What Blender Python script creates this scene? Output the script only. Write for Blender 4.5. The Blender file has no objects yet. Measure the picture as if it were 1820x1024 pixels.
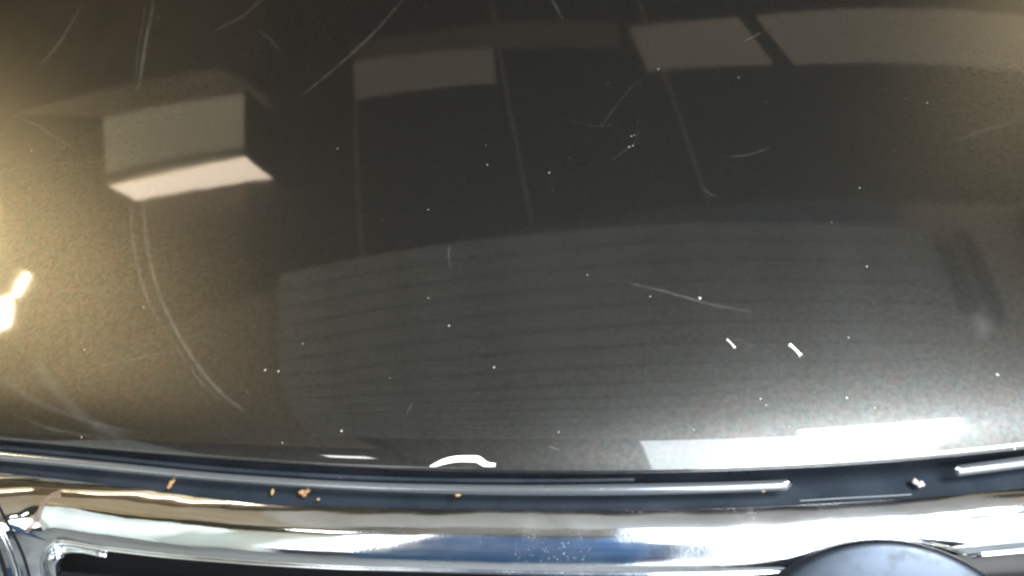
import bpy, bmesh, math, random
import numpy as np
from mathutils import Vector
random.seed(7)
scene = bpy.context.scene
COL = scene.collection

# ------------------------------------------------------------------ camera
# x to the right of the car as the photo shows it, y towards the windscreen, z up, metres.
# The origin is the middle of the bonnet's leading edge.
S = 0.75
CAM = np.array([-0.30, -0.45, 0.50]) * S
TGT = np.array([-0.28, 0.11, 0.02]) * S
ROLL = math.radians(3.5)
FPX, PW, PH = 1567.0, 1820.0, 1024.0
fw = TGT - CAM; fw /= np.linalg.norm(fw)
r0 = np.cross(fw, [0, 0, 1]); r0 /= np.linalg.norm(r0); u0 = np.cross(r0, fw)
rt = math.cos(ROLL) * r0 - math.sin(ROLL) * u0
up = math.sin(ROLL) * r0 + math.cos(ROLL) * u0
cam_data = bpy.data.cameras.new('camera')
cam = bpy.data.objects.new('camera', cam_data)
COL.objects.link(cam)
from mathutils import Matrix
cam.matrix_world = Matrix(((rt[0], up[0], -fw[0], CAM[0]), (rt[1], up[1], -fw[1], CAM[1]),
                           (rt[2], up[2], -fw[2], CAM[2]), (0, 0, 0, 1)))
cam_data.sensor_width = 36.0
cam_data.lens = 36.0 * FPX / PW
cam_data.clip_start = 0.01
cam_data.clip_end = 200
cam_data.dof.use_dof = True
cam_data.dof.focus_distance = 0.52
cam_data.dof.aperture_fstop = 9.0
scene.camera = cam

# ------------------------------------------------------------------ world, lamps, exposure
world = bpy.data.worlds.new('World'); scene.world = world
world.use_nodes = True
bg = world.node_tree.nodes['Background']
bg.inputs['Color'].default_value = (0.42, 0.62, 1.0, 1)
bg.inputs['Strength'].default_value = 0.20
scene.view_settings.view_transform = 'Standard'
scene.view_settings.look = 'None'
scene.view_settings.exposure = 0.0
scene.view_settings.gamma = 1.0
try:
    scene.cycles.filter_width = 2.6
    scene.cycles.sample_clamp_indirect = 6
except Exception:
    pass
CEIL = 1.60


def area(name, loc, sx, sy, radiance, color, target=None):
    d = bpy.data.lights.new(name, 'AREA'); d.shape = 'RECTANGLE'; d.size = sx; d.size_y = sy
    d.energy = radiance * math.pi * sx * sy * 1.0; d.color = color
    o = bpy.data.objects.new(name, d); COL.objects.link(o); o.location = loc
    if target is not None:
        v = Vector(target) - Vector(loc); o.rotation_euler = v.to_track_quat('-Z', 'Y').to_euler()
    return o


# daylight over and behind the photographer, where the garage stands open
def turned(o, deg):
    o.rotation_euler.z += math.radians(deg); return o


turned(area('door_daylight_overhead', (0.32, -1.42, CEIL + 0.05), 1.22, 1.95, 10.0, (0.82, 0.92, 1.0)), -4)
area('door_daylight_high', (0.60, -0.62, CEIL - 0.02), 0.56, 0.62, 105.0, (0.86, 0.94, 1.0))
area('doorway_daylight', (1.02, -1.95, 0.75), 2.3, 3.0, 5.0, (0.86, 0.94, 1.0), (1.02, 0.0, 0.75))
area('doorway_daylight_top', (1.05, -1.93, 2.12), 2.2, 0.36, 60.0, (0.92, 0.97, 1.0), (1.05, 0.0, 1.9))
area('side_doorway_daylight', (-1.33, -1.42, 0.75), 0.50, 1.9, 3.5, (0.95, 0.98, 1.0), (-1.33, 0.0, 0.75))
area('side_daylight', (-1.62, -0.95, CEIL - 0.01), 0.26, 0.10, 20.0, (0.97, 0.99, 1.0))
turned(area('tube_lamp', (-2.80, 0.35, CEIL - 0.01), 0.10, 1.3, 0.5, (1.0, 0.98, 0.92)), 17)
area('warm_lamp_near', (-3.02, 1.46, CEIL - 0.03), 0.18, 0.2, 110.0, (1.0, 0.80, 0.50))
turned(area('warm_lamp_tip', (-2.86, 1.60, CEIL - 0.03), 0.05, 0.14, 100.0, (1.0, 0.80, 0.50)), -35)
area('warm_lamp_strip', (-3.44, 2.10, CEIL - 0.03), 0.18, 0.9, 620.0, (1.0, 0.77, 0.40))
area('warm_lamp_far', (2.62, 2.55, CEIL - 0.03), 0.25, 0.25, 430.0, (1.0, 0.80, 0.46))

# ------------------------------------------------------------------ shape of the bonnet and unprojection on it
M = 0.12 / S
CE = (-0.06158, 0.44484, -0.20285)


def ye(x):
    return CE[0] + CE[1] * x * x + CE[2] * x ** 4


def rise(t):
    if t < 0: t = 0.0
    return 0.10 * t + 0.22 * 0.22 * (1 - math.exp(-t / 0.22)) + 0.5 * 0.012 * (1 - math.exp(-t / 0.012))


def hood_z(x, y):
    return -M * x * x + rise(y - ye(x))


def level(dz):
    return lambda x, y: -M * x * x - dz


def at(px, py, fn):
    """point where the sight line of photo pixel (px, py) meets the height field fn"""
    d = fw * FPX + rt * (px - PW / 2) + up * (PH / 2 - py); d = d / np.linalg.norm(d)
    t, st = 0.05, 0.01
    while t < 4:
        p = CAM + d * t
        if p[2] < fn(p[0], p[1]): break
        t += st
    a, b = t - st, t
    for _ in range(30):
        t = (a + b) / 2; p = CAM + d * t
        if p[2] > fn(p[0], p[1]): a = t
        else: b = t
    return np.array(p)


def lip(pts, x):
    """smooth interpolation (monotone-ish cubic) through pixel points"""
    xs = [p[0] for p in pts]; ys = [p[1] for p in pts]
    if x <= xs[0]: return ys[0] + (ys[1] - ys[0]) / (xs[1] - xs[0]) * (x - xs[0])
    if x >= xs[-1]: return ys[-1] + (ys[-1] - ys[-2]) / (xs[-1] - xs[-2]) * (x - xs[-1])
    n = len(xs)
    m = []
    for i in range(n):
        if i == 0: m.append((ys[1] - ys[0]) / (xs[1] - xs[0]))
        elif i == n - 1: m.append((ys[-1] - ys[-2]) / (xs[-1] - xs[-2]))
        else:
            m.append((ys[i + 1] - ys[i - 1]) / (xs[i + 1] - xs[i - 1]))
    for i in range(n - 1):
        if xs[i] <= x <= xs[i + 1]:
            h = xs[i + 1] - xs[i]; t = (x - xs[i]) / h
            return ((2 * t ** 3 - 3 * t * t + 1) * ys[i] + (t ** 3 - 2 * t * t + t) * h * m[i]
                    + (-2 * t ** 3 + 3 * t * t) * ys[i + 1] + (t ** 3 - t * t) * h * m[i + 1])


# ------------------------------------------------------------------ materials
def mat(name, color, rough=0.5, metal=0.0, **kw):
    m = bpy.data.materials.new(name); m.use_nodes = True
    b = m.node_tree.nodes['Principled BSDF']
    b.inputs['Base Color'].default_value = (*color, 1)
    b.inputs['Roughness'].default_value = rough
    b.inputs['Metallic'].default_value = metal
    for k, v in kw.items():
        b.inputs[k.replace('_', ' ')].default_value = v
    return m


def nodes(m):
    nt = m.node_tree
    return nt, nt.nodes['Principled BSDF'], nt.nodes.new, nt.links.new


def ramp(nt, fac, stops):
    r = nt.nodes.new('ShaderNodeValToRGB'); e = r.color_ramp.elements
    while len(e) < len(stops): e.new(0.5)
    for el, (p, c) in zip(e, stops):
        el.position = p; el.color = (*c, 1) if len(c) == 3 else c
    nt.links.new(fac, r.inputs[0]); return r


def grime(m, base, dirt, scale=60, lo=0.45, hi=0.7, rough=None, bump=0.0):
    nt, b, new, ln = nodes(m)
    tc = new('ShaderNodeTexCoord'); n = new('ShaderNodeTexNoise')
    n.inputs['Scale'].default_value = scale; n.inputs['Detail'].default_value = 6
    ln(tc.outputs['Object'], n.inputs['Vector'])
    r = ramp(nt, n.outputs['Fac'], [(lo, base), (hi, dirt)]); ln(r.outputs[0], b.inputs['Base Color'])
    if rough:
        r2 = ramp(nt, n.outputs['Fac'], [(lo, (rough[0],) * 3), (hi, (rough[1],) * 3)])
        ln(r2.outputs[0], b.inputs['Roughness'])
    if bump:
        bp = new('ShaderNodeBump'); bp.inputs['Strength'].default_value = bump
        bp.inputs['Distance'].default_value = 0.001
        ln(n.outputs['Fac'], bp.inputs['Height']); ln(bp.outputs[0], b.inputs['Normal'])
    return m


# bronze-grey metallic paint: flake layer under a polished clear coat
def paint_material():
    m = mat('bronze_metallic_paint', (0.05, 0.045, 0.038), 0.385, 0.9, Coat_Weight=1.0, Coat_Roughness=0.012, Coat_IOR=1.6)
    nt, b, new, ln = nodes(m)
    tc = new('ShaderNodeTexCoord')
    v = new('ShaderNodeTexVoronoi'); v.inputs['Scale'].default_value = 1500
    ln(tc.outputs['Object'], v.inputs['Vector'])
    n = new('ShaderNodeTexNoise'); n.inputs['Scale'].default_value = 330; n.inputs['Detail'].default_value = 2
    ln(tc.outputs['Object'], n.inputs['Vector'])
    sep = new('ShaderNodeSeparateColor'); ln(v.outputs['Color'], sep.inputs[0])
    mx = new('ShaderNodeMath'); mx.operation = 'MULTIPLY_ADD'
    ln(sep.outputs[0], mx.inputs[0]); mx.inputs[1].default_value = 0.16
    ln(n.outputs['Fac'], mx.inputs[2])
    r = ramp(nt, mx.outputs[0], [(0.30, (0.033, 0.0325, 0.031)), (0.85, (0.053, 0.052, 0.049))])
    # warm and green tinted flakes
    mixc = new('ShaderNodeMix'); mixc.data_type = 'RGBA'; mixc.blend_type = 'MULTIPLY'
    mixc.inputs[0].default_value = 0.5
    n3 = new('ShaderNodeTexNoise'); n3.inputs['Scale'].default_value = 210; n3.inputs['Detail'].default_value = 2
    off3 = new('ShaderNodeMapping'); off3.inputs['Location'].default_value = (3.1, 1.7, 0.4)
    ln(tc.outputs['Object'], off3.inputs['Vector']); ln(off3.outputs[0], n3.inputs['Vector'])
    tint = ramp(nt, n3.outputs['Fac'], [(0.35, (1.14, 0.94, 0.84)), (0.5, (1.0, 1.0, 0.98)), (0.65, (0.90, 1.04, 0.98))])
    ln(r.outputs[0], mixc.inputs[6]); ln(tint.outputs[0], mixc.inputs[7])
    ln(mixc.outputs[2], b.inputs['Base Color'])
    # fine dust film: faint change of the coat's polish
    n2 = new('ShaderNodeTexNoise'); n2.inputs['Scale'].default_value = 9; n2.inputs['Detail'].default_value = 8
    ln(tc.outputs['Object'], n2.inputs['Vector'])
    r2 = ramp(nt, n2.outputs['Fac'], [(0.35, (0.030,) * 3), (0.75, (0.062,) * 3)])
    ln(r2.outputs[0], b.inputs['Coat Roughness'])
    # orange peel of the clear coat
    n4 = new('ShaderNodeTexNoise'); n4.inputs['Scale'].default_value = 40; n4.inputs['Detail'].default_value = 1.5
    ln(tc.outputs['Object'], n4.inputs['Vector'])
    bp = new('ShaderNodeBump'); bp.inputs['Strength'].default_value = 0.3; bp.inputs['Distance'].default_value = 0.00008
    ln(n4.outputs['Fac'], bp.inputs['Height']); 
    # flake layer (metal, broad short-tailed lobe) under a mirror-smooth clear coat, joined by Fresnel
    fl = new('ShaderNodeBsdfAnisotropic'); fl.distribution = 'BECKMANN'; fl.inputs['Roughness'].default_value = 0.42
    ln(mixc.outputs[2], fl.inputs['Color'])
    df = new('ShaderNodeBsdfDiffuse'); df.inputs['Color'].default_value = (0.052, 0.049, 0.043, 1)
    m1 = new('ShaderNodeMixShader'); m1.inputs[0].default_value = 0.10
    ln(fl.outputs[0], m1.inputs[1]); ln(df.outputs[0], m1.inputs[2])
    ct = new('ShaderNodeBsdfAnisotropic'); ct.distribution = 'GGX'; ct.inputs['Color'].default_value = (1, 1, 1, 1)
    ln(r2.outputs[0], ct.inputs['Roughness']); ln(bp.outputs[0], ct.inputs['Normal'])
    fr = new('ShaderNodeFresnel'); fr.inputs['IOR'].default_value = 1.6; ln(bp.outputs[0], fr.inputs['Normal'])
    m2 = new('ShaderNodeMixShader'); ln(fr.outputs[0], m2.inputs[0]); ln(m1.outputs[0], m2.inputs[1]); ln(ct.outputs[0], m2.inputs[2])
    ln(m2.outputs[0], nt.nodes['Material Output'].inputs['Surface'])
    return m


PAINT = paint_material()
CHROME = grime(mat('chrome', (0.80, 0.82, 0.84), 0.03, 1.0), (0.82, 0.83, 0.84), (0.62, 0.64, 0.66), 35, 0.5, 0.8, (0.015, 0.07))


def speckle(m):
    """dried dust spots on the chrome, thickest near the lower middle of the bar"""
    nt, b, new, ln = nodes(m)
    tc = new('ShaderNodeTexCoord')
    sx = new('ShaderNodeSeparateXYZ'); ln(tc.outputs['Object'], sx.inputs[0])
    n = new('ShaderNodeTexNoise'); n.inputs['Scale'].default_value = 22; n.inputs['Detail'].default_value = 4
    ln(tc.outputs['Object'], n.inputs['Vector'])
    def mr(src, a, b_, c, d):
        m_ = new('ShaderNodeMapRange'); ln(src, m_.inputs['Value'])
        for k, v_ in zip(('From Min', 'From Max', 'To Min', 'To Max'), (a, b_, c, d)): m_.inputs[k].default_value = v_
        return m_.outputs[0]
    def mul(a, b_):
        m_ = new('ShaderNodeMath'); m_.operation = 'MULTIPLY'; ln(a, m_.inputs[0]); ln(b_, m_.inputs[1]); return m_.outputs[0]
    zone = mul(mr(sx.outputs[0], -0.42, -0.26, 0.35, 1.0), mr(sx.outputs[0], -0.06, 0.03, 1.0, 0.7))
    zone = mul(zone, mr(n.outputs['Fac'], 0.35, 0.6, 0.6, 1.0))
    v = new('ShaderNodeTexVoronoi'); v.inputs['Scale'].default_value = 1300
    ln(tc.outputs['Object'], v.inputs['Vector'])
    sep = new('ShaderNodeSeparateColor'); ln(v.outputs['Color'], sep.inputs[0])
    big = mr(mul(sep.outputs[0], zone), 0.58, 1.0, -0.12, 0.45)
    lt = new('ShaderNodeMath'); lt.operation = 'SUBTRACT'; ln(big, lt.inputs[0]); ln(v.outputs['Distance'], lt.inputs[1])
    ln(mr(lt.outputs[0], -0.08, 0.1, 1.0, 0.7), b.inputs['Metallic'])
    # dust film: roughens and mottles the mirror inside the zone
    n2 = new('ShaderNodeTexNoise'); n2.inputs['Scale'].default_value = 620; n2.inputs['Detail'].default_value = 2
    ln(tc.outputs['Object'], n2.inputs['Vector'])
    bp = new('ShaderNodeBump'); bp.inputs['Distance'].default_value = 0.0006
    ln(mr(zone, 0.1, 1.0, 0.005, 0.06), bp.inputs['Strength'])
    ln(mr(zone, 0.15, 1.0, 0.02, 0.17), b.inputs['Roughness'])
    ln(n2.outputs['Fac'], bp.inputs['Height'])
    # slow waviness of pressed and plated plastic
    n5 = new('ShaderNodeTexNoise'); n5.inputs['Scale'].default_value = 16; n5.inputs['Detail'].default_value = 1.5
    mp = new('ShaderNodeMapping'); mp.inputs['Scale'].default_value = (1.0, 2.0, 2.0)
    ln(tc.outputs['Object'], mp.inputs['Vector']); ln(mp.outputs[0], n5.inputs['Vector'])
    b5 = new('ShaderNodeBump'); b5.inputs['Strength'].default_value = 0.3; b5.inputs['Distance'].default_value = 0.005
    ln(n5.outputs['Fac'], b5.inputs['Height']); ln(b5.outputs[0], bp.inputs['Normal']); ln(bp.outputs[0], b.inputs['Normal'])


speckle(CHROME)
PLASTIC = grime(mat('black_plastic', (0.012, 0.012, 0.013), 0.3), (0.013, 0.017, 0.022), (0.024, 0.030, 0.038), 30, 0.4, 0.9, (0.25, 0.42))
RUBBER = grime(mat('seal_rubber', (0.02, 0.02, 0.022), 0.2, 0.7), (0.17, 0.18, 0.19), (0.12, 0.125, 0.13), 200, 0.55, 0.85, (0.18, 0.35))
RUBBER.node_tree.nodes['Principled BSDF'].inputs['IOR'].default_value = 2.2
DARK = mat('grille_black', (0.0025, 0.0025, 0.003), 0.8)
DARK.node_tree.nodes['Principled BSDF'].inputs['Specular IOR Level'].default_value = 0.15
BADGE = grime(mat('badge_metal', (0.14, 0.14, 0.15), 0.42, 1.0), (0.034, 0.040, 0.050), (0.030, 0.032, 0.036), 90, 0.5, 0.8, (0.36, 0.5))
CHIP = mat('stone_chip_primer', (0.24, 0.23, 0.21), 0.6)
WHITE = grime(mat('white_glint_lint', (0.85, 0.84, 0.80), 0.5), (0.9, 0.89, 0.86), (0.7, 0.68, 0.62), 400)
DUST = mat('pale_dust', (0.75, 0.72, 0.65), 0.7)
CRUMB = grime(mat('brown_crumb', (0.45, 0.25, 0.10), 0.7), (0.30, 0.17, 0.06), (0.10, 0.05, 0.02), 900, 0.4, 0.65)
GRIT = grime(mat('pale_grit', (0.7, 0.62, 0.55), 0.7), (0.36, 0.31, 0.28), (0.22, 0.18, 0.16), 900, 0.4, 0.65)


def film(name, color, alpha, rough=0.5):
    m = mat(name, color, rough); m.node_tree.nodes['Principled BSDF'].inputs['Alpha'].default_value = alpha
    nt, b, new, ln = nodes(m)
    tc = new('ShaderNodeTexCoord'); n = new('ShaderNodeTexNoise'); n.inputs['Scale'].default_value = 90
    ln(tc.outputs['Object'], n.inputs['Vector'])
    mr = new('ShaderNodeMapRange'); mr.inputs['From Min'].default_value = 0.3; mr.inputs['From Max'].default_value = 0.7
    mr.inputs['To Min'].default_value = alpha * 0.35; mr.inputs['To Max'].default_value = alpha * 1.4
    uv = new('ShaderNodeAttribute'); uv.attribute_name = 'fade'
    mu = new('ShaderNodeMath'); mu.operation = 'MULTIPLY'
    ln(n.outputs['Fac'], mr.inputs['Value']); ln(mr.outputs[0], mu.inputs[0]); ln(uv.outputs['Fac'], mu.inputs[1])
    ln(mu.outputs[0], b.inputs['Alpha'])
    return m


SCR = film('scratch_haze', (0.55, 0.52, 0.46), 0.22)
SCR2 = film('wiped_smear', (0.50, 0.50, 0.52), 0.14)


# ------------------------------------------------------------------ mesh helpers
def mesh_obj(name, verts, faces, m, parent=None, smooth=True, mesh=None):
    if mesh is None:
        mesh = bpy.data.meshes.new(name); mesh.from_pydata([tuple(map(float, v)) for v in verts], [], faces)
        mesh.update()
        if smooth: mesh.polygons.foreach_set('use_smooth', [True] * len(mesh.polygons))
        if m: mesh.materials.append(m)
    o = bpy.data.objects.new(name, mesh); COL.objects.link(o)
    if parent: o.parent = parent
    return o


def tag(o, label=None, cat=None, group=None, kind=None):
    if label: o['label'] = label
    if cat: o['category'] = cat
    if group: o['group'] = group
    if kind: o['kind'] = kind
    return o


def grid(rows):
    n = len(rows[0]); v = [p for r in rows for p in r]; f = []
    for j in range(len(rows) - 1):
        for i in range(n - 1):
            a = j * n + i; f.append((a, a + 1, a + n + 1, a + n))
    return v, f


def flip(f): return [tuple(reversed(q)) for q in f]


def box(x0, x1, y0, y1, z0, z1):
    v = [(x0, y0, z0), (x1, y0, z0), (x1, y1, z0), (x0, y1, z0), (x0, y0, z1), (x1, y0, z1), (x1, y1, z1), (x0, y1, z1)]
    f = [(0, 3, 2, 1), (4, 5, 6, 7), (0, 1, 5, 4), (1, 2, 6, 5), (2, 3, 7, 6), (3, 0, 4, 7)]
    return v, f


def prism(pts, z0, z1):
    n = len(pts); v = [(x, y, z0) for x, y in pts] + [(x, y, z1) for x, y in pts]
    f = [tuple(range(n))[::-1], tuple(range(n, 2 * n))]
    for i in range(n):
        j = (i + 1) % n; f.append((i, j, j + n, i + n))
    return v, f


def tube(path, rad, n=8):
    """closed-ended tube along 3D points, rad number or list"""
    path = [np.array(p, float) for p in path]; v = []; f = []
    ref = np.array([0.13, 0.2, 0.97])
    for i, p in enumerate(path):
        t = path[min(i + 1, len(path) - 1)] - path[max(i - 1, 0)]; t /= np.linalg.norm(t)
        a = np.cross(t, ref); a /= np.linalg.norm(a); b = np.cross(a, t)
        r = rad[i] if hasattr(rad, '__len__') else rad
        for k in range(n):
            w = 2 * math.pi * k / n; v.append(p + r * (math.cos(w) * a + math.sin(w) * b))
    for i in range(len(path) - 1):
        for k in range(n):
            f.append((i * n + k, i * n + (k + 1) % n, (i + 1) * n + (k + 1) % n, (i + 1) * n + k))
    f.append(tuple(range(n))[::-1]); f.append(tuple(range((len(path) - 1) * n, len(path) * n)))
    return v, f


def lump(c, r, seed, squash=0.6, stretch=(1, 1)):
    rs = random.Random(seed); bm = bmesh.new(); bmesh.ops.create_icosphere(bm, subdivisions=2, radius=1)
    ph = [rs.uniform(0, 6) for _ in range(6)]
    for v in bm.verts:
        k = 1 + 0.22 * math.sin(3 * v.co.x + ph[0]) * math.cos(4 * v.co.y + ph[1]) + 0.15 * math.sin(7 * v.co.z + ph[2] + 3 * v.co.x)
        v.co = Vector((v.co.x * r * stretch[0] * k, v.co.y * r * stretch[1] * k, v.co.z * r * squash * k))
    vs = [np.array(v.co) + c for v in bm.verts]; fs = [tuple(w.index for w in f.verts) for f in bm.faces]; bm.free()
    return vs, fs


# ------------------------------------------------------------------ the car
car = bpy.data.objects.new('car', None); COL.objects.link(car)
tag(car, 'bronze-grey metallic car front with scratched glossy bonnet above a chrome grille surround', 'car')

# bonnet skin: rows run from the far end to the lip, then roll under it
XN = 300
xs = np.linspace(-0.85, 0.42, XN)
ts = list(np.linspace(0.95, 0.15, 60)) + list(np.linspace(0.147, 0.03, 45)) + list(0.03 * (1 - np.linspace(0.02, 1, 50)) ** 1.5)
rows = [[(x, ye(x) + t, hood_z(x, ye(x) + t)) for x in xs] for t in ts]
s_edge = 0.10 + 0.22 + 0.5
a0 = math.atan(s_edge); rr = 0.0022
for k in range(1, 13):
    a = a0 + (math.pi * 1.02 - a0) * k / 12
    dy = -rr * (math.sin(a) - math.sin(a0)); dzv = -rr * (math.cos(a0) - math.cos(a))
    rows.append([(x, ye(x) + dy * 1.0, -M * x * x + dzv) for x in xs])
last = rows[-1]
rows.append([(p[0], p[1] + 0.03, p[2] + 0.006) for p in last])
v, f = grid(rows)
bonnet = mesh_obj('bonnet', v, flip(f), PAINT, car)


def surf(px, py, h=0.0):
    p = at(px, py, hood_z); e = 1e-4
    n = np.array([-(hood_z(p[0] + e, p[1]) - hood_z(p[0] - e, p[1])) / (2 * e),
                  -(hood_z(p[0], p[1] + e) - hood_z(p[0], p[1] - e)) / (2 * e), 1.0]); n /= np.linalg.norm(n)
    return p + n * h, n


def fair(pts, n):
    """Catmull-Rom resample of 2D points"""
    P = [np.array(p, float) for p in pts]
    P = [2 * P[0] - P[1]] + P + [2 * P[-1] - P[-2]]; out = []
    segs = len(P) - 3
    for i in range(n):
        g = i / (n - 1) * segs; k = min(int(g), segs - 1); t = g - k
        a, b, c, d = P[k:k + 4]
        out.append(0.5 * ((2 * b) + (c - a) * t + (2 * a - 5 * b + 4 * c - d) * t * t + (3 * b - a - 3 * c + d) * t ** 3))
    return out


def ribbon(name, pts, wpx, m, fade=1.0, n=28, h=0.00012, ends=True):
    fade *= 0.21
    c = fair(pts, n); vs = []; cols = []
    for i, p in enumerate(c):
        t = c[min(i + 1, n - 1)] - c[max(i - 1, 0)]; t /= np.linalg.norm(t); q = np.array([-t[1], t[0]])
        s = i / (n - 1); e = math.sin(math.pi * min(max(s, 0.0), 1.0)) ** 0.5 if ends else 1
        for k, w in ((-1, 0), (0, 1), (1, 0)):
            vs.append(surf(*(p + q * wpx / 2 * k), h)[0]); cols.append(w * e * fade)
    fs = []
    for i in range(n - 1):
        for k in range(2):
            a = i * 3 + k; fs.append((a, a + 3, a + 4, a + 1))
    o = mesh_obj(name, vs, fs, m, bonnet)
    at_ = o.data.attributes.new('fade', 'FLOAT', 'POINT')
    at_.data.foreach_set('value', cols)
    return o


scratches = [
    ([(276, -10), (262, 60), (252, 120), (247, 158)], 9, 1.0), ([(260, 10), (247, 80), (240, 150)], 8, 0.4),
    ([(720, -5), (665, 58), (600, 118), (535, 172)], 6, 0.7), ([(470, -5), (430, 30), (380, 55)], 7, 0.5),
    ([(148, 5), (110, 70), (68, 122)], 7, 0.6), ([(20, 203), (70, 226), (125, 262)], 7, 0.6),
    ([(255, 350), (262, 440), (290, 540), (345, 640), (395, 700), (445, 738)], 11, 1.0),
    ([(232, 350), (238, 440), (262, 530), (300, 600)], 10, 0.8), ([(300, 600), (350, 670), (400, 720)], 10, 0.4),
    ([(50, 520), (150, 517), (245, 512)], 5, 0.5), ([(130, 665), (220, 642), (320, 622)], 5, 0.7),
    ([(1105, 500), (1180, 518), (1260, 540), (1340, 556)], 7, 0.9),
    ([(1285, 725), (1286, 765), (1285, 815)], 6, 1.3),
    ([(978, -5), (990, 15), (1000, 35)], 6, 0.6), ([(800, 435), (797, 455), (803, 480)], 7, 0.6),
    ([(455, 50), (480, 70), (500, 95)], 6, 0.4), ([(1690, 255), (1750, 232), (1825, 210)], 6, 0.5),
    ([(1062, 235), (1090, 195), (1135, 140)], 5, 0.25), ([(1088, 285), (1115, 265), (1140, 245)], 5, 0.3),
    ([(1280, 280), (1330, 275), (1370, 262)], 6, 0.5), ([(1245, 330), (1262, 345), (1275, 350)], 5, 0.4),
    ([(1320, 75), (1340, 65), (1352, 58)], 5, 0.9), ([(975, 793), (985, 797), (996, 801)], 5, 1.2),
    ([(722, 738), (728, 725), (735, 715)], 6, 0.8), ([(1300, 600), (1320, 608), (1345, 622)], 5, 0.4),
    ([(1712, 625), (1730, 645), (1745, 670)], 6, 0.3), ([(0, 300), (120, 292), (330, 268)], 5, 0.4),
    ([(20, 735), (90, 762), (200, 782)], 9, 0.6),
]
for pts, w, fd in scratches:
    ribbon('scratch', pts, w, SCR, fd)
ribbon('smear', [(55, 632), (90, 680), (150, 742), (235, 786)], 30, SCR2, 1.0)
ribbon('smear', [(1740, 540), (1745, 575), (1752, 605)], 50, SCR2, 0.7)
rs = random.Random(3)
for k in range(12):     # hairline wash marks
    x, y = rs.uniform(20, 1800), rs.uniform(10, 730); a = rs.uniform(0, 3.14); L = rs.uniform(15, 70)
    dx, dy = math.cos(a) * L, math.sin(a) * L * 0.7; b = rs.uniform(-8, 8)
    ribbon('scratch', [(x - dx, y - dy), (x + b, y + b), (x + dx, y + dy)], rs.uniform(2.5, 4), SCR, rs.uniform(0.1, 0.25), n=10)


def disc_on(px, py, r, bmv, bmf, sx=1.0, sy=1.0, rot=0.0, thick=0.00025, seed=0):
    p, n = surf(px, py, 0); n = Vector(n); a = n.orthogonal().normalized(); b = n.cross(a); k0 = len(bmv); N = 7
    q = random.Random(seed)
    a2 = Vector((math.cos(rot), math.sin(rot), 0)); a2 = (a2 - n * a2.dot(n)).normalized(); b2 = n.cross(a2)
    for i in range(N):
        w = 2 * math.pi * i / N; rad = r * q.uniform(0.7, 1.2)
        bmv.append(np.array(Vector(p) + a2 * (math.cos(w) * rad * sx) + b2 * (math.sin(w) * rad * sy) + n * 0.00003))
    bmv.append(np.array(Vector(p) + n * thick))
    for i in range(N): bmf.append((k0 + i, k0 + (i + 1) % N, k0 + N))


# stone chips you can point at (photo positions), then the fine dust
chips = [(283, 32, 4), (281, 47, 4), (56, 268, 5), (52, 335, 6), (123, 258, 4), (866, 293, 4), (976, 307, 5), (864, 258, 3),
         (1122, 242, 4), (1118, 261, 5), (1125, 259, 4), (1128, 240, 3), (761, 373, 4), (1541, 474, 5), (1648, 183, 5), (1610, 176, 3), (1313, 138, 4),
         (1170, 123, 4), (1044, 489, 4), (798, 579, 5), (761, 530, 3), (878, 653, 5), (538, 611, 4), (471, 658, 6), (495, 660, 6),
         (150, 622, 5), (145, 610, 3), (255, 546, 5), (607, 766, 7), (502, 787, 4), (993, 768, 4), (1352, 709, 6), (1362, 720, 4), (1505, 707, 6),
         (1773, 666, 7), (1244, 530, 8), (1293, 605, 5), (1304, 617, 5), (1508, 600, 4), (1478, 395, 3), (1156, 527, 4), (391, 372, 3),
         (145, 777, 5), (1528, 334, 4), (600, 264, 4), (378, 222, 4), (1403, 758, 3), (1233, 764, 4), (1555, 725, 4), (1627, 771, 6), (1803, 797, 9)]
cv, cf = [], []
for i, (x, y, w) in enumerate(chips):
    disc_on(x, y, w * 0.00011, cv, cf, seed=i)
o = mesh_obj('stone_chips', cv, cf, CHIP, bonnet, smooth=False); o['kind'] = 'stuff'
dv, df = [], []
for i in range(650):
    x, y = rs.uniform(-40, 1860), rs.uniform(-40, 815)
    if y > lip([(0, 775), (400, 813), (1120, 831), (1820, 797)], x) - 8: continue
    disc_on(x, y, rs.choice((0.00012, 0.00015, 0.0002, 0.0003)) * rs.uniform(0.7, 1.1), dv, df, seed=i, thick=0.0001)
DUSTF = film('dust_specks', (0.4, 0.38, 0.34), 0.35)
o = mesh_obj('dust_specks', dv, df, DUSTF, bonnet, smooth=False); o['kind'] = 'stuff'
a_ = o.data.attributes.new('fade', 'FLOAT', 'POINT'); a_.data.foreach_set('value', [rs.uniform(0.2, 1.0) for _ in dv])


def blob(name, outline, m, h=0.0004, base=0.00005):
    """raised flat patch on the bonnet from an outline in photo pixels"""
    c = np.mean(outline, axis=0); vs = []; n = len(outline)
    for p in outline: vs.append(surf(p[0], p[1], -0.0001)[0])
    for p in outline: vs.append(surf(*(c + (np.array(p) - c) * 0.985), h)[0])
    fs = [(i, (i + 1) % n, n + (i + 1) % n, n + i) for i in range(n)]
    # triangulate the strip between its top and bottom edges
    k = n // 2
    for i in range(k - 1): fs.append((n + i, n + i + 1, n + n - 2 - i, n + n - 1 - i))
    return mesh_obj(name, vs, fs, m, bonnet, smooth=False)


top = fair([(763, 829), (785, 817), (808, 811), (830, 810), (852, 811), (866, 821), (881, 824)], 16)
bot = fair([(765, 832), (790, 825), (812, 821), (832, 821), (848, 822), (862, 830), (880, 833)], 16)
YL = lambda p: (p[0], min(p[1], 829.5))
glint_o = blob('painted_glint', [YL(p) for p in top] + [YL(p) for p in bot[::-1]], WHITE)  # raised white patch painted as a bright reflection on the lip

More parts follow.
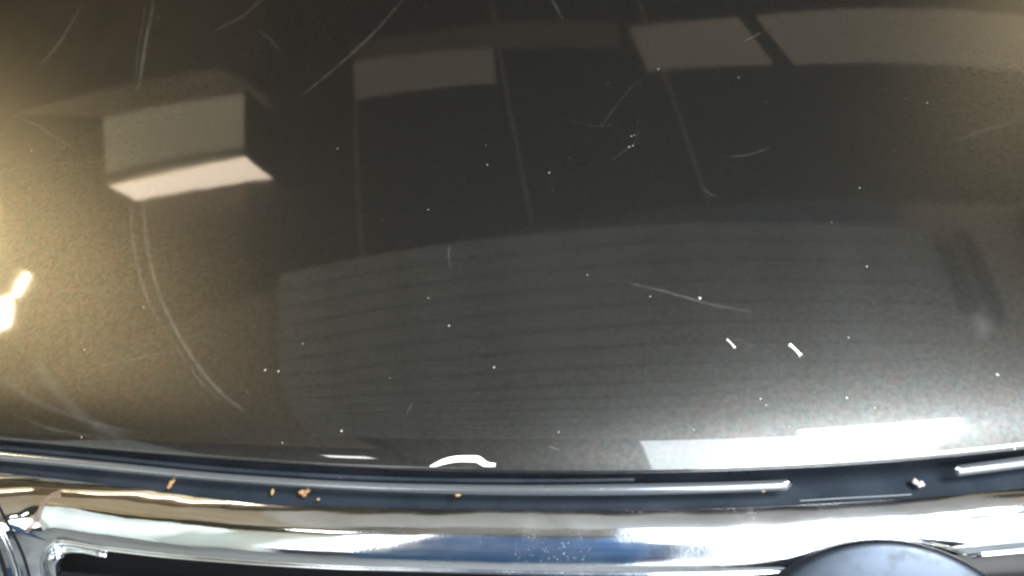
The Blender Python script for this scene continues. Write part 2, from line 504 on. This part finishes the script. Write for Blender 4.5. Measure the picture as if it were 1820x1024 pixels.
# ------------------------------------------------------------------ trim below the bonnet lip
C_GREY0 = [(-100, 790), (0, 802), (100, 812), (200, 822), (400, 842), (650, 857), (900, 862), (1120, 860), (1340, 855), (1500, 847), (1640, 835), (1820, 811), (2000, 784)]
C_GREY1 = [(-100, 808), (0, 819), (100, 828), (200, 838), (400, 857), (650, 873), (900, 880), (1120, 880), (1340, 874), (1500, 866), (1640, 854), (1820, 832), (2000, 806)]
C_CH0 = [(-100, 830), (0, 841), (200, 863), (440, 894), (650, 903), (900, 906), (1120, 906), (1340, 902), (1500, 893), (1640, 885), (1820, 868), (2000, 846)]


def band(name, c0, c1, d0, d1, x0, x1, m, parent, bulge=0.0, nseg=6, n=90, power=1.0, endround=0):
    rws = []
    for j in range(nseg + 1):
        s = j / nseg; row = []
        for i in range(n):
            x = x0 + (x1 - x0) * i / (n - 1)
            y0_, y1_ = lip(c0, x), lip(c1, x)
            if endround:
                e = min((x - x0) if endround & 1 else 1e9, (x1 - x) if endround & 2 else 1e9) / ((y1_ - y0_) / 2)
                if e < 1:
                    q = math.sqrt(max(0.02, 1 - (1 - e) ** 2)); mid = (y0_ + y1_) / 2
                    y0_, y1_ = mid + (y0_ - mid) * q, mid + (y1_ - mid) * q
            a = at(x, y0_, level(d0)); b = at(x, y1_, level(d1))
            ch = b - a; nn = np.cross(ch, [1, 0, 0]); nn = -nn if nn[2] < 0 else nn
            nn /= np.linalg.norm(nn)
            w = s - 0.0
            row.append(a + ch * w + nn * bulge * 4 * s * (1 - s))
        rws.append(row)
    v, f = grid(rws)
    return mesh_obj(name, v, flip(f), m, parent)


# black slam panel under the lip, from beneath the bonnet to below the seal
def off(c, d): return [(x, y + d) for x, y in c]


C_EDGE = [(-100, 760), (0, 775), (200, 797), (400, 813), (650, 824), (900, 831), (1120, 831), (1340, 829), (1500, 821), (1640, 812), (1820, 797), (2000, 776)]
slam = band('slam_panel', off(C_EDGE, -22), off(C_CH0, 12), 0.022, 0.024, -100, 2000, PLASTIC, car, 0.0, 4, 120)
band('cover_edge', off(C_GREY0, -12), off(C_GREY0, -3), 0.012, 0.014, -100, 1127, PLASTIC, slam, 0.0008, 5, 80)
band('bonnet_seal', C_GREY0, C_GREY1, 0.010, 0.0135, -100, 1408, RUBBER, car, 0.0017, 8, 160, endround=2)
band('bonnet_seal', C_GREY0, C_GREY1, 0.010, 0.0135, 1695, 2000, RUBBER, car, 0.0017, 8, 60, endround=1)
for x0, x1 in ((1422, 1620),):
    band('trim_rib', off(C_CH0, -9), off(C_CH0, -6), 0.0165, 0.017, x0, x1, mat('rib_plastic', (0.06, 0.065, 0.07), 0.5), slam, 0.0003, 3, 30)

# ------------------------------------------------------------------ chrome surround: one loft from the outer line to the inner line
outer = [(2100, 832), (1900, 858)] + [(x, lip(C_CH0, x)) for x in (1820, 1700, 1580, 1460, 1340, 1220, 1100, 980, 860, 740, 620, 500, 400, 300, 200, 120, 60)]
inner = [(2100, 950), (1900, 970), (1820, 979), (1700, 990), (1580, 1003), (1460, 1013), (1340, 1019), (1220, 1021), (1100, 1021), (980, 1019), (860, 1016), (740, 1013), (620, 1010), (500, 1004), (400, 997), (300, 989), (230, 981), (170, 973), (128, 966)]
outer += [(0, 841), (-50, 838), (-95, 852), (-118, 890), (-105, 940), (-70, 990), (-35, 1035), (5, 1100), (40, 1170)]
inner += [(112, 964), (98, 966), (86, 974), (79, 986), (75, 1000), (77, 1022), (82, 1050), (98, 1105), (120, 1170)]


def depth_out(i, p): return 0.0150 + max(0, p[1] - 850) / 170 * 0.05 * (1 if p[0] < 60 else 0)
def depth_in(i, p): return 0.040 + (max(0, p[1] - 966) / 58 * 0.028 if p[0] < 130 else 0)


NR = 240
O2, I2 = fair(outer, NR), fair(inner, NR)
rws = []
NS = 26
Oa = [at(p[0], p[1], level(depth_out(i, p))) for i, p in enumerate(O2)]
Ia = [at(p[0], p[1], level(depth_in(i, p))) for i, p in enumerate(I2)]
view = -fw


def section(a, b, s):
    ch = b - a; L = np.linalg.norm(ch); nn = view - ch * (view.dot(ch) / L ** 2); nn /= np.linalg.norm(nn)
    # a fairly flat crown that turns down sharply at both edges
    sg = 2 * s - 1
    prof = (1 - abs(sg) ** 2.4)
    return a + ch * s + nn * L * 0.27 * prof


NOTCH = [(1425, 1014), (1462, 1000), (1500, 981), (1545, 965), (1590, 959), (1636, 963), (1680, 974), (1722, 989)]


def pixel(p):
    d = np.array(p) - CAM; z = d.dot(fw)
    return PW / 2 + FPX * d.dot(rt) / z, PH / 2 - FPX * d.dot(up) / z


# the bar is cut away over the round badge: each section there stops where it meets the arch
smax = []
for i in range(NR):
    lo = 1.0
    for k in range(400, 1001):
        sx_, sy_ = pixel(section(Oa[i], Ia[i], k / 1000))
        if 1425 < sx_ < 1722 and sy_ > lip(NOTCH, sx_): lo = k / 1000; break
    smax.append(lo)
for j in range(NS + 1):
    s = 0.5 - 0.5 * math.cos(math.pi * j / NS)
    rws.append([section(Oa[i], Ia[i], s * smax[i]) for i in range(NR)])
Ia = rws[-1]
v, f = grid(rws)
surround = mesh_obj('grille_surround', v, f, CHROME, car)
from mathutils.bvhtree import BVHTree
bvh = BVHTree.FromPolygons([tuple(p) for p in v], f)


def on_chrome(px, py, h=0.0):
    d = fw * FPX + rt * (px - PW / 2) + up * (PH / 2 - py); d = Vector(d / np.linalg.norm(d))
    loc, n, i, dist = bvh.ray_cast(Vector(CAM), d)
    return np.array(loc) - np.array(d) * h if loc is not None else np.array(CAM + np.array(d) * 0.72)


gv, gf = tube([on_chrome(*p) for p in fair([(-14, 880), (4, 912), (24, 950), (42, 990), (56, 1040), (66, 1090)], 24)], 0.0009, 8)
mesh_obj('groove', gv, gf, DARK, surround)
gv, gf = tube([on_chrome(*p) for p in fair([(-20, 905), (-4, 935), (14, 975), (28, 1015), (40, 1060), (50, 1100)], 24)], 0.0021, 10)
mesh_obj('ridge', gv, gf, CHROME, surround)
gv, gf = tube([on_chrome(*p) for p in fair([(-20, 930), (-8, 965), (4, 1000), (16, 1045), (30, 1100)], 24)], 0.0013, 8)
mesh_obj('groove', gv, gf, DARK, surround)
cc = fair([(108, 880), (88, 883), (74, 902), (62, 926), (46, 946)], 16); vs = []; fs = []
for i, p in enumerate(cc):
    t = cc[min(i + 1, 15)] - cc[max(i - 1, 0)]; t /= np.linalg.norm(t); q = np.array([-t[1], t[0]]) * (4.5 + 2.0 * math.sin(i * 1.1) * math.sin(i * 0.37 + 1))
    vs += [on_chrome(*(p - q), 0.0003), on_chrome(*(p + q), 0.0003)]
fs = [(2 * i, 2 * i + 2, 2 * i + 3, 2 * i + 1) for i in range(15)]
REFL = mat('painted_reflection', (0.12, 0.075, 0.06), 0.6); REFL.node_tree.nodes['Principled BSDF'].inputs['Alpha'].default_value = 0.6
mesh_obj('painted_reflection', vs, fs, REFL, surround)  # stripe of a reflected object, painted as a brown ribbon on the chrome
# rolled lip round the opening and the return wall behind it
cut = [i for i in range(NR) if smax[i] < 1]
for part in (Ia[:max(2, cut[0] - 1)], Ia[cut[-1] + 2:]):
    v, f = tube([p + view * 0.0005 for p in part], 0.0011, 8)
    mesh_obj('inner_lip', v, f, CHROME, surround)
In2 = []
for i, p in enumerate(I2):
    if smax[i] < 1: In2.append(Ia[i] - view * 0.004); continue
    k = i / NR
    dx = 26 if p[1] > 975 and p[0] < 130 else 26 * max(0, min(1, (130 - p[0]) / 45)) if p[0] < 130 else 0
    In2.append(at(p[0] + dx, p[1] + (3 if p[0] > 100 else 8), level(depth_in(i, p) + 0.02)))
v, f = grid([[Ia[i] * (1 - s) + In2[i] * s + view * 0.004 * math.sin(math.pi * s) for i in range(NR)] for s in np.linspace(0, 1, 8)])
mesh_obj('opening_return', v, f, CHROME, surround)
v, f = tube([at(p[0], p[1], level(0.052 + max(0, p[1] - 985) * 0.0006)) for p in fair([(190, 988), (150, 980), (118, 977), (103, 983), (96, 996), (97, 1015), (102, 1040), (114, 1090)], 40)],
            [0.0014 + 0.0034 * min(1, max(0, (i - 6) / 14)) for i in range(40)], 14)
mesh_obj('inner_bezel', v, f, CHROME, surround)
# dark grille inside the opening
g = band('grille', off([(-100, 940), (100, 962), (620, 1000), (1120, 1010), (1820, 970), (2000, 955)], -25),
         off([(-100, 1400), (2000, 1400)], 0), 0.075, 0.22, 60, 2000, DARK, car, 0.0, 4, 60)
for k in range(3):
    band('grille_bar', [(60, 1012 + 70 * k), (600, 1052 + 70 * k), (1200, 1062 + 70 * k), (2000, 1020 + 70 * k)],
         [(60, 1040 + 70 * k), (600, 1078 + 70 * k), (1200, 1088 + 70 * k), (2000, 1046 + 70 * k)], 0.07 + 0.03 * k, 0.078 + 0.03 * k, 110, 2000, DARK, g, 0.003, 6, 60)

PLATE = mat('plate_grey', (0.022, 0.021, 0.020), 0.4, 0.8)
band('badge_plate', [(1330, 1018), (1500, 1010), (1720, 984), (1860, 972), (2000, 955)], [(1330, 1130), (2000, 1090)], 0.082, 0.11, 1360, 2000, PLATE, car, 0.003, 6, 40)
# round badge at the middle of the grille, only its crown shows
bc = at(1580, 1250, level(0.075)); ax = Vector((-0.16, -0.72, 0.68)).normalized()
ex = (Vector((1, 0, 0)) - ax * ax.x).normalized(); ey = ax.cross(ex)
RB = 0.0800
prof = [(0, 0.0100), (0.25, 0.0094), (0.5, 0.0077), (0.7, 0.0053), (0.82, 0.0034), (0.90, 0.0018), (0.95, 0.0004), (0.98, -0.001), (0.995, -0.003), (1.0, -0.006), (0.99, -0.010)]
vs = []; NB = 96
for r_, h_ in prof:
    for k in range(NB):
        w = 2 * math.pi * k / NB
        vs.append(np.array(Vector(bc) + ex * (math.cos(w) * RB * r_) + ey * (math.sin(w) * RB * r_) + ax * (h_ * 0.7)))
fs = []
for j in range(len(prof) - 1):
    for k in range(NB): fs.append((j * NB + k, (j + 1) * NB + k, (j + 1) * NB + (k + 1) % NB, j * NB + (k + 1) % NB))
mesh_obj('badge', vs, fs, BADGE, car)

# ------------------------------------------------------------------ crumbs and grit lying on the trim
def crumb(px, py, r, dz, m, label, stretch=(1, 1), group=None, name='crumb', cat='crumb', lumps=((0, 0, 1),)):
    V, Fc = [], []
    p0 = at(px, py, level(dz))
    for i, (dx, dy, k) in enumerate(lumps):
        v, f = lump(np.array([dx, dy, 0.3]) * r, r * k, int(px + 17 * i), 0.7, stretch); n0 = len(V)
        V += list(v); Fc += [tuple(q + n0 for q in ff) for ff in f]
    o = mesh_obj(name, V, Fc, m); o.location = p0; tag(o, label, cat, group); return o


G = 'brown crumbs caught on the black trim'
crumb(303, 862, 0.0020, 0.0195, CRUMB, 'large curved orange-brown crumb on the black trim, farthest left', (0.8, 1.3), G, lumps=((0, -0.6, 0.9), (0.1, 0.6, 0.8), (0.8, 1.4, 0.7)))
crumb(485, 875, 0.0017, 0.0195, CRUMB, 'slim tan crumb on black trim just left of the three-lobed crumb', (0.6, 1.4), G)
crumb(542, 877, 0.0020, 0.0195, CRUMB, 'three-lobed orange-brown crumb on black trim above the chrome', (1, 1), G, lumps=((-0.9, 0.3, 1.0), (0.7, 0.6, 0.9), (0, -0.8, 0.7)))
crumb(566, 888, 0.0010, 0.0195, CRUMB, 'tiny dull brown crumb right below the three-lobed crumb', (1, 1), G)
crumb(605, 848, 0.0011, 0.0135, CRUMB, 'small brown crumb at the upper edge of the grey seal strip', (1, 1), G)
crumb(814, 881, 0.0014, 0.0150, CRUMB, 'small orange crumb at lower edge of grey seal below white painted glint', (1.3, 0.7), G)
crumb(898, 877, 0.0012, 0.0145, CRUMB, 'small orange crumb on grey seal strip, right of the white painted glint', (1.4, 0.8), G)
crumb(671, 871, 0.0010, 0.0135, CRUMB, 'pinhead brown crumb on grey seal strip below the bonnet edge glint', (1, 1), G)
crumb(1356, 872, 0.0014, 0.0140, CRUMB, 'small tan crumb near the rounded end of the long seal strip', (1.1, 0.9), G)
crumb(1632, 861, 0.0024, 0.0195, GRIT, 'pale grey-pink grit lump in the gap between the two seal strips', (0.9, 1.0), None, 'grit_lump', 'grit', lumps=((-0.5, 0.5, 0.8), (0.5, -0.1, 0.8), (-0.1, -0.5, 0.6)))


def lint(a, b, r, label, group):
    A, nA = surf(*a, r); B, _ = surf(*b, r)
    pts = [A * (1 - s) + B * s + np.array([0, 0, 0.0004 * math.sin(3 * s)]) for s in np.linspace(0, 1, 8)]
    v, f = tube([p - pts[0] for p in pts], [r * 1.5, r, r, r * 0.9, r, r, r * 1.1, r * 1.5], 6)
    o = mesh_obj('lint', v, f, WHITE); o.location = pts[0]; tag(o, label, 'lint', group)


lint((1403, 614), (1422, 633), 0.00075, 'short thick white lint thread lying on lower right of the bonnet', 'white lint on the bonnet')
lint((1292, 604), (1306, 619), 0.00035, 'tiny thin white lint thread with dotted ends, left of the thick one', 'white lint on the bonnet')

# ------------------------------------------------------------------ the garage over and round the car (seen in the paint and chrome)
CEIL_DARK = grime(mat('dark_ceiling', (0.05, 0.05, 0.045), 0.7), (0.035, 0.035, 0.032), (0.06, 0.058, 0.05), 3)
CEIL_LITE = grime(mat('light_board', (0.6, 0.52, 0.42), 0.7), (0.62, 0.54, 0.44), (0.5, 0.42, 0.34), 2)
SEAM = mat('seam_strip', (0.40, 0.34, 0.27), 0.6)
GLOWL = mat('glow_sheet', (0.5, 0.45, 0.38), 0.6)
GLOWR = mat('glow_sheet_bright', (0.5, 0.45, 0.38), 0.6)
UNDER = mat('glow_lower_panel', (0.8, 0.74, 0.58), 0.42)
for m_, c_, e_ in ((GLOWL, (1.0, 0.80, 0.66), 0.14), (GLOWR, (1.0, 0.80, 0.56), 0.26), (UNDER, (1.0, 0.86, 0.58), 0.6)):  # added glow brightens the ceiling boards, panes and box underside
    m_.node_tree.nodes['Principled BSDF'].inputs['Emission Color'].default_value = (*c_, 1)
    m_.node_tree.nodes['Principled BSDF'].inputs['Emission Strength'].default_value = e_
BOARD = grime(mat('dull_board', (0.3, 0.26, 0.21), 0.7), (0.26, 0.22, 0.18), (0.18, 0.155, 0.13), 4)
SLAT = grime(mat('door_slat_paint', (0.6, 0.6, 0.6), 0.5), (0.72, 0.73, 0.75), (0.48, 0.47, 0.46), 4, 0.4, 0.62)
WALL = grime(mat('painted_wall', (0.5, 0.46, 0.4), 0.8), (0.5, 0.46, 0.4), (0.42, 0.38, 0.32), 2)
WALLW = grime(mat('pale_wall', (0.78, 0.84, 0.80), 0.7), (0.78, 0.84, 0.80), (0.68, 0.74, 0.7), 2)
CONC = grime(mat('concrete', (0.25, 0.24, 0.22), 0.8), (0.11, 0.12, 0.13), (0.08, 0.085, 0.09), 4)
BEAM = mat('dark_beam', (0.03, 0.03, 0.03), 0.6)
BROWN = mat('brown_frame', (0.28, 0.15, 0.10), 0.5)
BLUE = grime(mat('added_panel_blue', (0.03, 0.06, 0.12), 0.4), (0.012, 0.06, 0.17), (0.05, 0.12, 0.26), 5)
GLOW_SIDE = mat('box_side_glow', (0.8, 0.75, 0.65), 0.6); GLOW_SIDE.node_tree.nodes['Principled BSDF'].inputs['Emission Color'].default_value = (1.0, 0.82, 0.62, 1)
GLOW_SIDE.node_tree.nodes['Principled BSDF'].inputs['Emission Strength'].default_value = 7.5  # glow standing for daylight on the box side


def st(name, vf, m, label=None):
    o = mesh_obj(name, vf[0], vf[1], m, smooth=False); o['kind'] = 'structure'; return o


st('floor', box(-5, 5, -1.1, 6, -0.95, -0.90), CONC)
st('side_paving', box(-5, -0.304, -9, -1.104, -1.05, -0.92), CONC)
st('pavement', box(-0.3, 5, -9, -1.104, -1.05, -0.92), grime(mat('pale_paving', (0.6, 0.6, 0.6), 0.8), (0.66, 0.65, 0.63), (0.55, 0.54, 0.52), 3))
st('ceiling_left', box(-5, -1.504, 1.02, 6, CEIL + 0.02, CEIL + 0.12), grime(mat('brown_board', (0.12, 0.1, 0.08), 0.7), (0.15, 0.12, 0.09), (0.09, 0.075, 0.06), 3))
ceiling = st('ceiling', box(-1.50, 4, 1.02, 6, CEIL + 0.02, CEIL + 0.12), CEIL_DARK)
st('ceiling_side', box(-5, -1.20, -0.6, 1.018, CEIL + 0.05, CEIL + 0.12), CEIL_LITE)
st('wall_front', box(-5, 4, 6, 6.1, -0.9, CEIL + 0.1), WALL)
st('wall_left', box(-5.1, -5, -2, 6, -0.9, CEIL + 0.1), WALLW)
st('wall_right', box(4, 4.1, -0.5, 6, -0.9, CEIL + 0.1), WALL)
pm = None
for i in range(3):
    for j in range(4):
        x0 = -0.98 + i * 0.615; y0 = 1.03 + j * 0.27
        if pm is None:
            v, f = box(0, 0.603, 0, 0.262, 0, 0.012)
            o = mesh_obj('panel', v, f, CEIL_DARK, ceiling, smooth=False); pm = o.data
        else:
            o = mesh_obj('panel', None, None, None, ceiling, mesh=pm)
        o.location = (x0, y0 if j < 3 or i < 3 else y0, CEIL)
for x in (-0.98, -0.345, 0.27):
    v, f = box(x - 0.008, x + 0.006, 1.03, 2.3, CEIL - 0.012, CEIL - 0.002)
    mesh_obj('seam_strip', v, f, SEAM, ceiling, smooth=False)
for pts, m_ in (([(-0.97, 1.90), (-0.38, 1.78), (-0.37, 1.98), (-0.97, 2.14)], GLOWL), ([(-0.97, 2.145), (-0.37, 1.99), (0.14, 1.88), (0.15, 2.04), (-0.97, 2.27)], BOARD),
                ([(0.21, 1.72), (0.70, 1.73), (0.65, 2.02), (0.19, 1.98)], GLOWR), ([(0.79, 1.73), (2.6, 1.93), (3.0, 2.5), (0.73, 2.03)], GLOWR),
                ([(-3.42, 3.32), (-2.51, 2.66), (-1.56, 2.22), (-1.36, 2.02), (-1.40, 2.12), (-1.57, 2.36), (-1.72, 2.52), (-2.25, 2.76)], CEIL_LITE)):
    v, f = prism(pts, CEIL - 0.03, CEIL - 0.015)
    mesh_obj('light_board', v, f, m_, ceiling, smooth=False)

# overhead door, raised: a row of horizontal slats lying under the ceiling
door = bpy.data.objects.new('overhead_door', None); COL.objects.link(door); door.location = (0, -0.045, CEIL); door.rotation_euler = (0, 0, math.radians(-4.5))
tag(door, 'raised grey slatted garage door lying overhead, mirrored in the lower half of the bonnet', 'garage door')
sm = None; yy = 0.99
for k in range(15):
    if sm is None:
        v, f = box(-1.42, 0.95, -0.0785, 0, -0.004, 0.012); o = mesh_obj('slat', v, f, SLAT, door, smooth=False); sm = o.data
    else:
        o = mesh_obj('slat', None, None, None, door, mesh=sm)
    o.location = (0, yy - k * 0.0865, 0)
v, f = box(-1.42, 0.95, -0.30, 1.0, 0.013, 0.03); mesh_obj('backing', v, f, BEAM, door, smooth=False)

cr = st('ceiling_right', box(0.97, 4.0, -0.16, 1.016, CEIL + 0.02, CEIL + 0.1), grime(mat('brown_ceiling', (0.25, 0.2, 0.16), 0.7), (0.60, 0.48, 0.36), (0.42, 0.33, 0.25), 3))
for x0, x1, y0, y1 in ((1.01, 1.07, 0.50, 0.80), (1.12, 1.16, 0.45, 0.85), (1.40, 1.44, 0.40, 0.95)):
    v, f = box(x0, x1, y0, y1, CEIL - 0.03, CEIL + 0.018); mesh_obj('rafter', v, f, BEAM, cr, smooth=False)

# boxed ceiling unit; one side glows in place of daylight falling on it
lb = bpy.data.objects.new('ceiling_box', None); COL.objects.link(lb); lb.location = (-1.8, 1.9, 0)
tag(lb, 'boxed ceiling unit with an added glow on one side, mirrored at the left of the bonnet', 'ceiling unit')
foot = [(-2.12 + 1.8, 1.82 - 1.9), (-1.37 + 1.8, 1.60 - 1.9), (-1.40 + 1.8, 2.00 - 1.9), (-2.25 + 1.8, 2.36 - 1.9)]
v, f = prism(foot, 1.40, CEIL + 0.02)
mesh_obj('housing', v, f, mat('box_housing', (0.85, 0.78, 0.60), 0.6), lb, smooth=False)
v, f = prism([(p[0] * 0.985, p[1] * 0.985) for p in foot], 1.396, 1.3985); mesh_obj('glow_underside', v, f, UNDER, lb, smooth=False)
fx = [(foot[1][0] + 0.002, foot[1][1] - 0.005), (foot[1][0] + 0.014, foot[1][1] - 0.005), (foot[2][0] + 0.014, foot[2][1] + 0.01), (foot[2][0] + 0.002, foot[2][1] + 0.01)]
v, f = prism(fx, 1.392, CEIL + 0.01); mesh_obj('dark_side_sheet', v, f, BEAM, lb, smooth=False)  # thin dark sheet added over the right side
fx = [(foot[0][0], foot[0][1] + 0.01), (foot[1][0], foot[1][1] + 0.01), (foot[1][0], foot[1][1] + 0.045), (foot[0][0], foot[0][1] + 0.07)]
v, f = prism(fx, 1.385, 1.394); mesh_obj('trim', v, f, WALL, lb, smooth=False)
a, b = np.array(foot[0]), np.array(foot[1]); nrm = np.array([b[1] - a[1], a[0] - b[0]]); nrm /= np.linalg.norm(nrm); nrm *= 0.004
if nrm[1] > 0: nrm = -nrm
v = [(a[0] + nrm[0], a[1] + nrm[1], 1.42), (b[0] + nrm[0], b[1] + nrm[1], 1.405), (b[0] + nrm[0], b[1] + nrm[1], 1.598), (a[0] + nrm[0], a[1] + nrm[1], 1.598)]
mesh_obj('glow_side', v, [(0, 1, 2, 3)], GLOW_SIDE, lb, smooth=False)

# added blue panel standing in for the photographer's dark mirror image, a pale side wall and a brown door frame
lf = bpy.data.objects.new('dark_reflection_panel', None); COL.objects.link(lf); lf.location = (-0.78, -1.3, 0)
tag(lf, 'added dark blue panel behind the photographer, mirrored in the middle of the chrome', 'added panel')
v, f = box(-0.27, 0.50, -0.03, 0.03, -0.9, 2.6); mesh_obj('added_dark_panel', v, f, BLUE, lf, smooth=False)
v, f = box(0.0, 0.22, 0.032, 0.04, 2.15, 2.45); mesh_obj('added_glow_pane', v, f, GLOWR, lf, smooth=False)
v, f = box(0.25, 0.42, 0.032, 0.04, 2.15, 2.45); mesh_obj('added_glow_pane', v, f, GLOWR, lf, smooth=False)
st('ceiling_back_side', box(-5, -1.304, -1.5, -0.61, CEIL + 0.02, CEIL + 0.12), CEIL_DARK)
st('ceiling_back', box(-1.30, -0.36, -1.5, -0.16, CEIL + 0.05, CEIL + 0.12), BOARD)
st('wall_back', box(-5, -1.68, -1.55, -1.45, -0.9, CEIL + 0.9), WALLW)
st('wall_right_front', box(2.4, 2.5, -3.0, -0.5, -0.9, CEIL + 0.1), WALL)
st('side_wall', box(-2.3, -2.2, -1.5, -0.42, -0.9, 1.12), WALLW)
